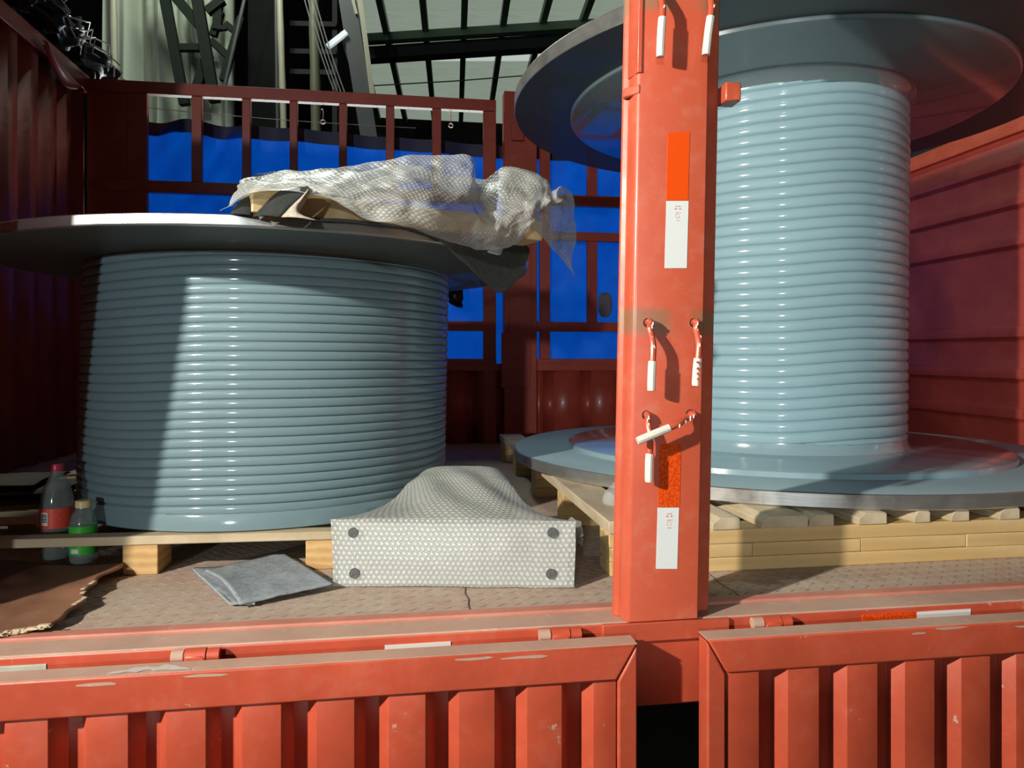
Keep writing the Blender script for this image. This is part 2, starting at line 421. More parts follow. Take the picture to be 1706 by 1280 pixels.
# ------------------------------------------------------------------ folded-down side panels
def corrug(x0, x1, p, ph, yf, dep, sl=.016, top=.060, val=.024):
    out = []; x = x0-((x0-ph) % p)
    while x < x1+p:
        for dx, dy in ((0, 0), (top, 0), (top+sl, dep), (top+sl+val, dep)):
            out.append((x+dx, yf+dy))
        x += p
    # clip
    r = []
    for i in range(len(out)-1):
        (a, ya), (b, yb) = out[i], out[i+1]
        if b <= x0 or a >= x1: continue
        if a < x0: ya = lerp(ya, yb, (x0-a)/(b-a)); a = x0
        if b > x1: yb = lerp(ya, yb, (x1-a)/(b-a)); b = x1
        if not r: r.append((a, ya))
        r.append((b, yb))
    return r
def side_panel(xa, xb, ph, endL, endR, label, hinges, chips):
    ZT, ZB, YF, TK, RH = -.015, -.60, 1.191, .042, .062
    g = empty('side_panel', ((xa+xb)/2, YF+TK, ZB), label, 'truck panel', 'folded-down side panels')
    def rail(pts, nm):                          # pts is an (x, z) outline
        MB().prism(pts, lambda p, t: Vector((p[0], t, p[1])), YF, YF+TK).build(nm, RED, g, bevel=.004)
    W = .037
    xl = xa+W if endL else xa; xr = xb-W if endR else xb
    rail([(xa, ZT), (xb, ZT), (xr, ZT-RH), (xl, ZT-RH)], 'top_rail')
    rail([(xa, ZB), (xb, ZB), (xr, ZB+RH), (xl, ZB+RH)], 'bottom_rail')
    gap = .0022
    if endR: rail([(xb, ZT-.003), (xb, ZB+.003), (xr+gap, ZB+RH), (xr+gap, ZT-RH)], 'side_rail')
    if endL: rail([(xa, ZT-.003), (xa, ZB+.003), (xl-gap, ZB+RH), (xl-gap, ZT-RH)], 'side_rail')
    prof = corrug(xl, xr, .1165, ph, YF+.006, .030)
    m = MB()
    for (a, ya), (b, yb) in zip(prof, prof[1:]):
        m.add([(a, ya, ZB+RH), (b, yb, ZB+RH), (b, yb, ZT-RH), (a, ya, ZT-RH)], [(0, 1, 2, 3)])
    m.build('corrugated_sheet', RED, g, angle=25, weld=True, solid=.0018, bevel=.0025)
    MB().box(xa, xb, YF+.002, YF+TK-.002, ZT-.001, ZT+.0006).build('dusty_top', DUSTY, g)
    for px in hinges:
        hp = at_y(px, 1060, Y_SILL-.008); hx, hz = hp.x, -.013
        h = MB().box(hx-.017, hx+.017, YF+TK, Y_SILL-.001, hz-.02, hz+.006).build('hinge', RED, g, bevel=.004)
        MB().tube([(hx-.038, Y_SILL-.012, hz+.002), (hx-.0185, Y_SILL-.012, hz+.002)], .0105, 14).build('hinge_knuckle', DUSTY, h)
        MB().tube([(hx-.0165, Y_SILL-.012, hz+.002), (hx+.0165, Y_SILL-.012, hz+.002)], .0115, 14).build('hinge_knuckle', RED, h)
        MB().tube([(hx+.0185, Y_SILL-.012, hz+.002), (hx+.038, Y_SILL-.012, hz+.002)], .0105, 14).build('hinge_knuckle', RED, h)
    # chipped paint patches, thin flakes on the rail
    f = MB(); rr = random.Random(chips)
    for i in range(7):
        cx = rr.uniform(xa+.1, xb-.1); cz = ZT-rr.uniform(.002, .012); L = rr.uniform(.01, .05)
        n = 7; f.add([(cx+L*math.cos(2*PI*k/n)*rr.uniform(.6, 1), YF-.0006, cz+.0035*math.sin(2*PI*k/n)*rr.uniform(.5, 1)) for k in range(n)], [tuple(range(n))])
    f.build('paint_chips', DUSTY, g, kind='stuff')
    return g
g1r = at_y(1062, 1085, 1.191).x; g2l = at_y(1179, 1070, 1.191).x
ph1 = at_y(404, 1200, 1.198).x
panel_a = side_panel(-1.2, g1r, ph1, False, True, 'red corrugated side panel hanging open below the deck, left of the post', (328, 932), 3)
m = MB(); rr = random.Random(9)                    # large patch of bare pale metal on the top edge
xa_, xb_ = at_y(178, 1118, 1.2).x, at_y(318, 1108, 1.2).x
top = []; 
for i in range(15):
    t = i/14; top.append((lerp(xa_, xb_, t), 1.1955+.012*rr.random()*(1-abs(2*t-1)), 1.199+.026*rr.uniform(.5, 1)*(1-abs(2*t-1)**2)))
m.add([(x, y0, -.0135) for x, y0, y1 in top]+[(x, y1, -.0135) for x, y0, y1 in top], [(i, i+1, 16+i, 15+i) for i in range(14)])
m.build('bare_patch', flat('bare_pale_metal', (.62, .55, .50), .5, vary=.25, scale=40), panel_a)
ph2 = at_y(1312, 1150, 1.198).x
side_panel(g2l, 2.45, ph2, True, False, 'red corrugated side panel hanging open below the deck, right of the post', (1283,), 5)

# ------------------------------------------------------------------ the post with its hooks and reflectors
LEAN = .02
post = empty('truck_post', (.46, 1.29, 0), 'red steel truck post with six hanging hooks and reflective strips', 'post')
PX, PY = .0515, .19
def lean(p, t): return Vector((p[0]+PX+LEAN*t, p[1]+PY, t))
pf = [(.352, 1.060), (.4815, 1.060), (.4825, 1.064), (.4825, 1.098), (.519, 1.098), (.519, 1.106), (.330, 1.106), (.330, 1.101), (.3405, 1.092), (.3425, 1.070), (.348, 1.062)]
MB().prism(pf, lean, 0, 1.5).build('column', POSTM, post, bevel=.0025)
pu = [(.3445, 1.0575), (.352, 1.0565), (.352, 1.06), (.3405, 1.0935), (.3365, 1.0925)]
MB().prism(pu, lean, 1.005, 1.5).build('upper_sleeve', REDP, post, bevel=.001)
MB().prism([(.326, 1.085), (.349, 1.058), (.351, 1.066), (.331, 1.098)], lean, .968, .985).build('stop', REDP, post, bevel=.002)
MB().prism([(.517, 1.062), (.548, 1.062), (.548, 1.10), (.517, 1.10)], lean, .965, 1.0).build('stop_block', REDP, post, bevel=.003)
YP = 1.250
def face(px, py): return at_y(px, py, YP)
def quad_on_face(px0, px1, py0, py1, mat, nm, lab, sk=0, dy=.0008):
    a, b, c, d = face(px0, py0), face(px1, py0), face(px1-sk, py1), face(px0-sk, py1)
    pts = [d, c, b, a]
    m = MB().hexa([p+Vector((0, -dy, 0)) for p in pts]+[p for p in pts])
    o = m.build(nm, mat, post); o['label'] = lab; return o
quad_on_face(1113, 1149, 221, 334, ORANGE, 'reflector', 'plain orange reflective strip', 3)
w1 = quad_on_face(1110, 1147, 335, 447, WHITE, 'reflector', 'clean white reflective strip', 3)
quad_on_face(1099, 1134.5, 740, 845, ORANGEHEX, 'reflector', 'honeycomb orange reflective strip', 2.5)
w2 = quad_on_face(1095.5, 1131, 846, 948, WHITE, 'reflector', 'white reflective strip with ragged left edge', 3)
for (cx, y0, par) in ((1129, 340, w1), (1115, 852, w2)):
    m = MB()
    for (dx, dy, ww, hh) in ((-3, 3, 3, 2), (2, 3, 4, 2), (-4, 7, 4, 2.2), (3, 7, 3.5, 2.2), (0, 14, 11, .8), (0, 27, 7, .9)):
        a = face(cx+dx-ww/2, y0+dy); b = face(cx+dx+ww/2, y0+dy+hh)
        m.box(a.x, b.x, YP-.0013, YP-.0008, b.z, a.z)
    c = face(cx-1, y0+20); m.tube([c+Vector((.0038*math.cos(t), -.0011, .0038*math.sin(t))) for t in [2*PI*i/14 for i in range(15)]], .0004, 4)
    m.build('print', REDPRINT, par, kind='stuff')
def hook(px, py, tx, ty, out, split, nm_lab=None, drip=False):
    a = face(px, py); e = face(tx, ty); e.y = YP-out
    # scale end so it stays on the same sight line at its own depth
    d = ray(tx, ty); e = Vector((0, 0, EYE))+d*((YP-out)/d.y)
    top = a+Vector((0, -out*.75, .0)); 
    k = a+(e-a)*.10+Vector((0, -out*.35, 0))
    pts = catmull([a+Vector((0, .006, 0)), a+Vector((0, -out*.5, .001)), k, lerp(a, e, .35)+Vector((.002, -out*.55, 0)), lerp(a, e, .7)+Vector((0, -out*.3, 0)), e], 22)
    acc = [0]
    for p, q in zip(pts, pts[1:]): acc.append(acc[-1]+(q-p).length)
    cut = next(i for i, l_ in enumerate(acc) if l_ >= split*acc[-1])
    h = MB().tube(pts[:cut+2], .0062, 10).build('hook', REDP, post)
    MB().tube(pts[cut:], [.0074]*(22-cut)+[.0068], 10).build('white_sleeve', WHITEPAINT, h)
    MB().tube([a+Vector((0, .004, 0)), a+Vector((0, -.0006, 0))], .0088, 14).build('hook_hole', HOLE, h)
    if drip:
        m = MB()
        for t in (.62, .72, .8, .88):
            p = lerp(a, e, t)+Vector((-.004, -out*.4-.006, 0)); m.tube([p, p+Vector((.005, -.001, -.004))], .0022, 6)
        m.build('paint_run', REDP, h, kind='stuff')
    # bare flecks where paint wore off
    m = MB(); rr = random.Random(int(px))
    for i in range(6):
        p = pts[min(cut-1, int(3+i*(cut-3)/6))]+Vector((rr.uniform(-.004, .004), -.006, 0)); m.tube([p, p+Vector((rr.uniform(-.002, .002), 0, -.006))], .0016, 5)
    m.build('bare_flecks', WHITEPAINT, h, kind='stuff')
hook(1096, -20, 1100, 95, .028, .56)
hook(1179, -20, 1176, 92, .028, .56)
hook(1079, 538, 1085, 651, .030, .60)
hook(1156, 538, 1159, 643, .028, .60, drip=True)
hook(1077, 692, 1081, 803, .018, .62)
hook(1150, 690, 1062, 735, .036, .58)

# closed bay left of the opening, seen only through the shade it casts
wf = empty('wall_front', (-1.45, 1.3, 0), kind='structure')
MB().prism([(-1.035, 1.252), (-.955, 1.252), (-.955, 1.35), (-1.035, 1.35)], lambda p, t: Vector((p[0]+.115*smooth(.2, 1.0, t), p[1], t)), 0, .2).build('bay_post', REDP, wf)
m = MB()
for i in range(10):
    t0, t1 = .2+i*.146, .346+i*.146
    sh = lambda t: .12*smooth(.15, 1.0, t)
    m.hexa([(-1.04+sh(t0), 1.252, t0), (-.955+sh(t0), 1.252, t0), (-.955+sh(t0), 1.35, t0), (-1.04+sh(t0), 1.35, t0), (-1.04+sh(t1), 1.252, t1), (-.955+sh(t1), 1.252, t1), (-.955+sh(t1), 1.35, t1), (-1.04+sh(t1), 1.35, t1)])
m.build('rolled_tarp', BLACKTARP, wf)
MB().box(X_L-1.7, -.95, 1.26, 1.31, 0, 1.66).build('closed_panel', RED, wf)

# ------------------------------------------------------------------ left and right walls of the bed
wl = empty('wall_left', (X_L, 2.3, 0), kind='structure')
prof = corrug(1.345, 4.02, .175, 1.2, 0, .04, .03, .075, .02)
m = MB()
for (a, ya), (b, yb) in zip(prof, prof[1:]):
    m.add([(X_L-ya, a, .0), (X_L-yb, b, .0), (X_L-yb, b, 1.92), (X_L-ya, a, 1.92)], [(0, 1, 2, 3)])
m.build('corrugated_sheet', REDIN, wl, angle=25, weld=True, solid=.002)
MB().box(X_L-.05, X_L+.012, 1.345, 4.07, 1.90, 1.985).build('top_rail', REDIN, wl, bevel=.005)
wr = empty('wall_right', (X_R, 2.3, 0), kind='structure')
zs = [(-.0, 0)]
for zt in [.48+(q-.48)*1.154 for q in (.287, .443, .607, .965, 1.122, 1.278)]:
    zs += [(zt-.065, 0), (zt-.05, -.02), (zt-.008, -.02), (zt, 0)]
zs.append((1.50, 0)); m = MB()
for (a, xa), (b, xb) in zip(zs, zs[1:]):
    m.add([(X_R+xa+.03, 1.6, a), (X_R+xb+.03, 1.6, b), (X_R+xb+.03, 4.07, b+.02), (X_R+xa+.03, 4.07, a+.02)], [(0, 1, 2, 3)])
m.build('ribbed_sheet', paint('red_rear_paint', (.52, .075, .05), .42, amt=.15, coat=.1), wr, angle=20, weld=True, solid=.002, bevel=.003)
MB().box(X_R+.0, X_R+.06, 1.6, 4.07, 1.50, 1.576).build('top_rail', REDP, wr, bevel=.004)
MB().box(X_R+.0, X_R+.06, 1.45, 1.6, 0, 1.576).build('gate_post', REDP, wr, bevel=.004)

# ------------------------------------------------------------------ far side: stakes, rails, posts and boards
YB = Y_BACK
wb = empty('wall_back', (0, YB, 0), kind='structure')
def bx_(px): return at_y(px, 400, YB).x
Z1, Z1b, R1, R1b, R2, R2b, R3, R3b, LB = 1.975, 1.91, 1.445, 1.382, 1.229, 1.178, .702, .646, .487
xL0, xM0, xM1 = bx_(215), bx_(826), bx_(838)
xM2, xR0 = bx_(892), bx_(888)
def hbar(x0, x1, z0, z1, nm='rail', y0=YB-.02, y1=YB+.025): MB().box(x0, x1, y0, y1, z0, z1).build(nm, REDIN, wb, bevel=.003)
for (x0, x1) in ((X_L, xM0), (xR0, X_R)):
    hbar(x0, x1, Z1b, Z1); hbar(x0, x1, R1b, R1); hbar(x0, x1, R2b, R2); hbar(x0, x1, R3b, R3); hbar(x0, x1, LB-.03, LB)
def stake(px0, px1, zz):
    for z0, z1 in zz: MB().box(bx_(px0), bx_(px1), YB-.015, YB+.022, z0, z1).build('stake', REDIN, wb, bevel=.003)
UP, LO = (R1, Z1b), (R3, R2b)
for a, b in ((320, 337), (404, 418), (483, 496), (565, 578), (643, 657), (720, 735)):
    stake(a, b, (UP, LO))
stake(805, 826, ((.0, 1.91),)); stake(213, 246, ((0, 1.91),))
MB().box(X_L, bx_(214), YB-.012, YB+.0, 0, Z1b).build('corner_panel', REDIN, wb, bevel=.003)
for a, b in ((978, 994), (1062, 1078), (1146, 1162), (1230, 1246), (1314, 1330), (1398, 1414), (1482, 1498)): stake(a, b, (UP, LO))
stake(899, 916, ((LB, 1.91),))
MB().box(xM1, xM2, YB-.05, YB+.03, 0, 2.02).build('middle_post', REDIN, wb, bevel=.004)
MB().box(bx_(849), bx_(869), YB-.075, YB-.05, at_y(860, 240, YB).z, at_y(860, 213, YB).z).build('post_plate', REDIN, wb, bevel=.003)
MB().box(bx_(846), bx_(882), YB-.058, YB-.05, at_y(860, 620, YB).z, at_y(860, 300, YB).z).build('post_cover', REDIN, wb, bevel=.002)
MB().box(bx_(833), bx_(880), YB-.064, YB-.05, at_y(860, 645, YB).z, at_y(860, 555, YB).z).build('post_plate', REDIN, wb, bevel=.002)
for x0, x1 in ((X_L, xM1), (xM2, X_R)):
    prof = corrug(x0, x1, .225, xM2+.115, YB-.012, .022, .008, .15, .058)
    m = MB()
    for (a, ya), (b, yb) in zip(prof, prof[1:]): m.add([(a, ya, .0), (b, yb, .0), (b, yb, LB-.06), (a, ya, LB-.06)], [(0, 1, 2, 3)])
    m.build('lower_board', REDIN, wb, angle=25, weld=True, solid=.003)
    hbar(x0, x1, LB-.07, LB-.028, 'board_frame', YB-.022, YB+.01)
# ------------------------------------------------------------------ blue tarpaulin behind the stakes
def tarp_z(x): return at_y(300, 200, 4.19).z-.03*(x+1.4)*.35
def tarp_fn(u, v):
    x = lerp(X_L+.14, X_R, u); zt = lerp(1.80, 1.745, smooth(-1.2, .8, x)); z = lerp(.44, zt, v)
    f = .012*math.sin(x*9+z*2)+.008*math.sin(x*23-z*7)
    c = 1-smooth(-1.35, -.6, x)                     # folds gather toward the left end
    f += c*.05*math.sin((x*1.0-z*.62)*17)
    return Vector((x, 4.185+f*v**.3, z))
tp = MB().grid(tarp_fn, 160, 40).build('blue_tarp', TARP, None, angle=60, label='bright blue tarpaulin hung behind the far red stakes', cat='tarp')
MB().grid(lambda u, v: tarp_fn(u, 0)*0+Vector((tarp_fn(u, 1).x, tarp_fn(u, 1).y-.006, tarp_fn(u, 1).z-.075*(1-v)+.006)), 160, 2).build('hem', NAVY, tp, angle=60)
def wire_pts(y0, z0, z1, n=30): return [Vector((lerp(X_L+.2, .05, i/n), y0, lerp(z0, z1, i/n)-.012*math.sin(PI*i/n))) for i in range(n+1)]
MB().tube(wire_pts(4.168, 1.875, 1.83), .0022, 5).build('hanging_wire', WIRE, None, label='thin wire strung above the blue tarpaulin between the stakes', cat='wire')
for px, lab in ((538, 'left of the two wire hooks with a ring on the tarpaulin hem'), (751, 'right of the two wire hooks with a ring on the tarpaulin hem')):
    p = at_y(px, 203 if px < 600 else 209, 4.162)
    h = empty('tarp_hook', p, lab, 'hook', 'hooks holding the tarpaulin')
    MB().tube([p+Vector((.012*math.cos(t), -.004, .012*math.sin(t))) for t in [2*PI*i/16 for i in range(17)]], .0035, 6).build('ring', CHROME, h)
    MB().tube(catmull([p+Vector((0, -.002, .012)), p+Vector((.002, 0, .05)), p+Vector((-.002, 0, .075)), p+Vector((-.008, 0, .07))], 10), .0024, 5).build('hook_wire', CHROME, h)
cl = MB()                                        # black plastic bunched on the far rail behind the left drum
pb = at_y(742, 455, 3.99)
cl.grid(lambda u, v: pb+Vector(((u-.5)*.16+.03*math.sin(v*6), -.03*math.sin(u*PI), lerp(-.17, .09, v)+.03*math.sin(u*5)))+noise.noise_vector(Vector((u*4, v*5, 2)))*.03, 16, 16)
cl.build('black_plastic_scrap', BLACKTARP, None, solid=.004, label='crumpled black plastic hanging by the far rail behind the left drum', cat='plastic sheet')
pt = at_y(1008, 508, 4.172)
MB().grid(lambda u, v: pt+Vector(((u-.5)*.085*(1-.25*(2*v-1)**4), 0, (v-.5)*.15*(1-.2*(2*u-1)**4))), 6, 6).build('tarp_patch', flat('grey_patch', (.16, .15, .17), .8), tp, solid=.003)
# black tarp rolled on top of the left wall
pts = [Vector((X_L+.0+.03*math.sin(i*1.7), lerp(2.5, 4.25, i/26), 2.09+.02*math.sin(i*2.3)+.012*math.sin(i*5.1)-.03*smooth(18, 26, i))) for i in range(27)]
rc = catmull(pts, 110)
def rollf(u, v):
    p = rc[round(u*110)]; a = 2*PI*v
    r = .078+.030*noise.noise(Vector((math.cos(a)*2.2, math.sin(a)*2.2, u*6)))+.020*noise.noise(Vector((math.cos(a)*6, math.sin(a)*6, u*17)))
    return p+Vector((r*math.cos(a), 0, r*.9*math.sin(a)))
MB().grid(rollf, 110, 40).build('black_tarp_roll', BLACKTARP, None, angle=60, weld=True, label='glossy black tarp bundled along the top of the dark left wall', cat='tarp')
for j in range(3):
    MB().tube([p+Vector((.085+.005*j, .02*j, .075-.04*j+.012*math.sin(i*.9+j))) for i, p in enumerate(pts)], .004, 5).build('tie_cord', WIRE, None, label=('highest','middle','lowest')[j]+' pale cord lying along the black tarp bundle', cat='cord', group='cords along the tarp bundle')
m = MB()
p0 = at_x(88, 82, X_L+.02)
m.grid(lambda u, v: p0+Vector((.012+.02*math.sin(v*PI), .34*(u-.35), -.03-.20*(u-.3)*.35-.07*v*(.35+math.sin(u*PI)))), 12, 6)
m.build('torn_flap', REDP, wl, solid=.003)

# ------------------------------------------------------------------ cable drums
def turn(th):                                     # parallel grooves with two half-pitch crossovers per turn
    t = (th/(2*PI)) % 1.0
    return .5*smooth(.02, .14, t)+.5*smooth(.52, .64, t)
def barrel(mb, c, R, z0, z1, pitch, amp, lean_, n=144, th0=0):
    N = int((z1-z0)/pitch)+2; sub = 10; rows = []
    for k in range(-2, N+1):
        for j in range(sub): rows.append(k+j/sub)
    prof = [(math.sin(PI*((s % 1.0)))**.30) for s in rows]
    vs_ = []
    for s, q in zip(rows, prof):
        for i in range(n):
            th = th0+2*PI*i/n; z = z0+(s+turn(2*PI*i/n))*pitch
            zc = min(z1, max(z0, z)); r = R-amp*(1-q) if z0 < z < z1 else R-amp
            vs_.append(Vector((c[0]+r*math.cos(th)+lean_*(zc-c[2]), c[1]+r*math.sin(th), zc)))
    m = len(rows)
    fs = [(i*n+k, i*n+k+1, (i+1)*n+k+1, (i+1)*n+k) for i in range(m-1) for k in range(n-1)]
    fs += [(i*n+n-1, (i+sub)*n, (i+sub+1)*n, (i+1)*n+n-1) for i in range(m-1-sub)]
    mb.add(vs_, fs)
    return mb
DL = .017
# left drum
cl_ = Vector((-.3894, 2.1927, .088))
dl = empty('cable_drum', cl_, 'squat blue-grey grooved drum with one wide flange on top, left side', 'drum')
zL = .088
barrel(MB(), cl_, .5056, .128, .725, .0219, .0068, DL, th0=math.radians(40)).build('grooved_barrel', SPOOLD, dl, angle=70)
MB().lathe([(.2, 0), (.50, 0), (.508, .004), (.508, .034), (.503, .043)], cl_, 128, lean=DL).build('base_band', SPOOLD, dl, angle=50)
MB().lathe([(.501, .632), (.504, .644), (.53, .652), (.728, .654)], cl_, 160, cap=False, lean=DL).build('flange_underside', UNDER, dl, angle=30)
MB().lathe([(.728, .654), (.740, .6545), (.7416, .657), (.7416, .675), (.740, .677), (.3, .678)], cl_, 192, lean=DL, cap='top').build('flange_rim', STEEL, dl, angle=30)
FT = .088+.678
# right drum
cr_ = Vector((1.3325, 2.4593, .1235))
dr = empty('cable_drum', cr_, 'tall blue-grey grooved drum with two wide flanges, right of the post', 'drum')
b0 = cr_.z; DR = .008
def ringz(z): return z-b0
MB().lathe([(.3, 0), (.946, 0), (.95, .003), (.95, .035), (.947, .038)], cr_, 192, lean=DR).build('flange_rim', STEEL, dr, angle=30)
MB().lathe([(.947, .038), (.944, .039), (.748, .039)], cr_, 192, cap=False, lean=DR).build('flange_face', SPOOLMAT, dr, angle=30)
MB().lathe([(.750, .039), (.747, .053), (.740, .057), (.466, .057), (.451, .062), (.443, .077), (.441, .097), (.3, .098)], cr_, 192, lean=DR).build('flange_step', SPOOLSTEP, dr, angle=30)
barrel(MB(), cr_, .444, .216, 1.345, .0348, .0098, DR, th0=math.radians(-128)).build('grooved_barrel', SPOOL, dr, angle=70)
T = ringz(1.385)
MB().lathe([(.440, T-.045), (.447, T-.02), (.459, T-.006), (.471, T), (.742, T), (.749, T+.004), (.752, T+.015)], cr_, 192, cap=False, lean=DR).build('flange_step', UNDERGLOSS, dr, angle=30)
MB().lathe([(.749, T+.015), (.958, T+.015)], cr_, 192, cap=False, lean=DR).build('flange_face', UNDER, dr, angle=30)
MB().lathe([(.958, T+.015), (.96, T+.018), (.96, T+.06), (.958, T+.063), (.3, T+.063)], cr_, 192, lean=DR, cap='top').build('flange_rim', STEEL, dr, angle=30)

# ------------------------------------------------------------------ pallets
plL = empty('wooden_pallet', cw(-.6, 1.6, 0), 'pale wooden pallet under the squat left drum', 'pallet')
rot = math.radians(-2.0)
o0 = cw(-.831, 1.345, 0)
def PL(a, b, z):                                  # a along the front board, b toward the back
    return Vector((o0.x+a*math.cos(rot)-b*math.sin(rot), o0.y-.012+a*math.sin(rot)+b*math.cos(rot), z))
def plank(a0, a1, b0_, b1, z0, z1, nm, mat, par):
    return MB().hexa([PL(a0, b0_, z0), PL(a1, b0_, z0), PL(a1, b1, z0), PL(a0, b1, z0), PL(a0, b0_, z1), PL(a1, b0_, z1), PL(a1, b1, z1), PL(a0, b1, z1)]).build(nm, mat, par, bevel=.002)
plank(-.62, .47, 0, .042, .068, .088, 'deck_board', WOODG, plL)
for b in (.24, .42, .60, .78, .93): plank(-.62, .47, b, b+.1, .068, .088, 'deck_board', WOODG, plL)
for a in (-.55, -.037, .36):
    if a > -.5: plank(a, a+.075, .004, .09, .0, .068, 'block', WOODB, plL)
    for b in (.5, .93): plank(a, a+.075, b, b+.1, .0, .068, 'block', WOODB, plL)
plR = empty('wooden_pallet', Vector((1.3, 1.8, 0)), 'yellow pine pallet of laminated beams under the tall right drum', 'pallet')
xp0, xp1, yp = .444, 2.25, 1.527
def layer(x0, x1, y0, y1, z0, z1, nm='beam_board'):
    j = random.uniform(-.0015, .0015)
    MB().box(x0, x1, y0+j, y1+j, z0, z1).build(nm, WOODX, plR, bevel=.0018)
for yy, wd in ((yp, .08), (1.998, .08), (2.45, .08), (2.9, .08), (3.3, .08)):
    h1, h2, h3 = .031, .062, .094
    layer(xp0, xp1, yy, yy+wd, 0, h1-.0006)
    if yy == yp:
        cuts = [xp0, at_y(1254, 900, yp).x, at_y(1434, 900, yp).x, at_y(1610, 900, yp).x, xp1]
        for a, b in zip(cuts, cuts[1:]): layer(a+.0006, b-.0006, yy, yy+wd, h1, h2-.0006)
    else: layer(xp0, xp1, yy, yy+wd, h1, h2-.0006)
    layer(xp0, xp1, yy, yy+wd, h2, h3)
ed = [(.37, .455), (.585, .655), (.735, .795), (.825, .90), (.955, 1.045), (1.115, 1.175), (1.225, 1.29), (1.36, 1.425), (1.50, 1.59), (1.68, 1.76), (1.86, 1.95), (2.02, 2.1)]
ends = [(1185, 1232), (1268, 1345), (1347, 1388), (1428, 1476), (1521, 1548), (1583, 1613), (1663, 1697)]
sx = [(xp0-.002, xp0+.10)]+[(at_y(a, 885, yp).x, at_y(b, 885, yp).x) for a, b in ends]+[(1.60, 1.68), (1.77, 1.85), (1.94, 2.02), (2.14, 2.24)]
for i, (a, b) in enumerate(sx):
    y0 = yp-.004+(.0 if i else .0)
    ch_ = min(.02, (b-a)*.3)
    pr = [(a, .0945), (b, .0945), (b, .118), (b-.004, .122), (a+ch_, .122), (a+.002, .110)] if i else [(a, .0945), (b, .0945), (b, .122), (a, .122)]
    MB().prism(pr, lambda p, t: Vector((p[0], t, p[1])), y0, 3.40).build('deck_slat', WOODY, plR, bevel=.0015)

# ------------------------------------------------------------------ timber, felt and bubble wrap on the left drum
A = cw(-.50, 1.155, FT); B = cw(.073, 1.44, FT)
dv = (B-A).normalized(); nrm = Vector((-dv.y, dv.x, 0))
tm = MB().hexa([A, B, B+nrm*.09, A+nrm*.09, A+Vector((0, 0, .047)), B+Vector((0, 0, .047)), B+nrm*.09+Vector((0, 0, .047)), A+nrm*.09+Vector((0, 0, .047))])
WOODT = mk_wood('raw_timber', (.60, .42, .20), (.74, .55, .30), 0, dirt=.1)
tm.build('timber_beam', WOODT, None, bevel=.002, label='square timber beam lying across the left drum flange under bubble wrap', cat='timber')
B2 = B-dv*.13-nrm*.03
MB().hexa([B2+Vector((0, 0, -.026)), B2+dv*.1+Vector((0, 0, -.026)), B2+dv*.1+nrm*.05+Vector((0, 0, -.026)), B2+nrm*.05+Vector((0, 0, -.026)), B2, B2+dv*.1, B2+dv*.1+nrm*.05, B2+nrm*.05]) and None

def depth_pt(px, py, Z):                           # point on the sight line at camera depth Z
    return Vector((0, 0, EYE))+ray(px, py)*Z*KD
# bubble wrap sheet: columns of (front hem, front bulge, ridge, back)
cols = [
 ((368, 356, 1.17), (385, 322, 1.20), (405, 303, 1.27), (432, 297, 1.40)),
 ((420, 322, 1.13), (425, 310, 1.18), (448, 294, 1.30), (478, 287, 1.45)),
 ((490, 318, 1.13), (490, 306, 1.17), (515, 290, 1.30), (540, 284, 1.45)),
 ((560, 338, 1.15), (565, 315, 1.16), (575, 288, 1.30), (600, 274, 1.48)),
 ((610, 362, 1.17), (620, 325, 1.18), (635, 288, 1.30), (650, 266, 1.48)),
 ((668, 374, 1.19), (680, 330, 1.19), (695, 290, 1.32), (700, 260, 1.48)),
 ((728, 397, 1.25), (735, 345, 1.21), (742, 305, 1.34), (748, 259, 1.48)),
 ((772, 410, 1.31), (780, 360, 1.31), (784, 315, 1.35), (788, 262, 1.48)),
 ((800, 417, 1.335), (805, 370, 1.34), (800, 340, 1.40), (796, 306, 1.52)),
 ((830, 415, 1.355), (838, 372, 1.36), (842, 330, 1.42), (838, 277, 1.55)),
 ((862, 404, 1.385), (870, 365, 1.39), (880, 330, 1.43), (880, 284, 1.56)),
 ((884, 385, 1.41), (895, 358, 1.41), (905, 332, 1.44), (908, 296, 1.57)),
 ((903, 395, 1.44), (912, 358, 1.44), (920, 335, 1.44), (922, 318, 1.55)),
 ((922, 418, 1.50), (930, 370, 1.50), (936, 330, 1.46), (938, 308, 1.52)),
 ((941, 436, 1.62), (948, 385, 1.62), (950, 345, 1.62), (950, 318, 1.64)),
 ((958, 461, 1.70), (959, 410, 1.70), (959, 372, 1.70), (958, 342, 1.70))]
rowc = []
for j in range(4): rowc.append(catmull([depth_pt(*c[j]) for c in cols], 120))
def wrap_fn(u, v):
    i = min(119, int(u*120)); t = u*120-i
    p = [lerp(rowc[j][i], rowc[j][min(120, i+1)], t) for j in range(4)]
    q = catmull(p, 24); k = min(23, int(v*24)); s = v*24-k
    r = lerp(q[k], q[k+1], s)
    nn = noise.noise_vector(Vector((u*14, v*5, 1.3)))*.012+noise.noise_vector(Vector((u*34, v*12, 4.1)))*.005
    return r+nn*(.35+.65*min(1, 6*min(v, 1-v)+.2))
MB().grid(wrap_fn, 170, 40, 1.0, .42).build('bubble_wrap_sheet', BUBBLE, None, angle=80, label='crumpled clear bubble wrap draped over the timber on the left drum', cat='bubble wrap')
bk = [[(388, 348, 1.30), (420, 294, 1.42)], [(440, 330, 1.42), (440, 287, 1.52)], [(520, 330, 1.5), (520, 283, 1.6)], [(600, 320, 1.55), (600, 284, 1.64)], [(690, 300, 1.55), (690, 275, 1.62)], [(780, 330, 1.58), (790, 300, 1.66)], [(850, 330, 1.6), (850, 282, 1.68)], [(915, 345, 1.60), (912, 300, 1.68)]]
lo_ = catmull([depth_pt(*c[0]) for c in bk], 60); hi_ = catmull([depth_pt(*c[1]) for c in bk], 60)
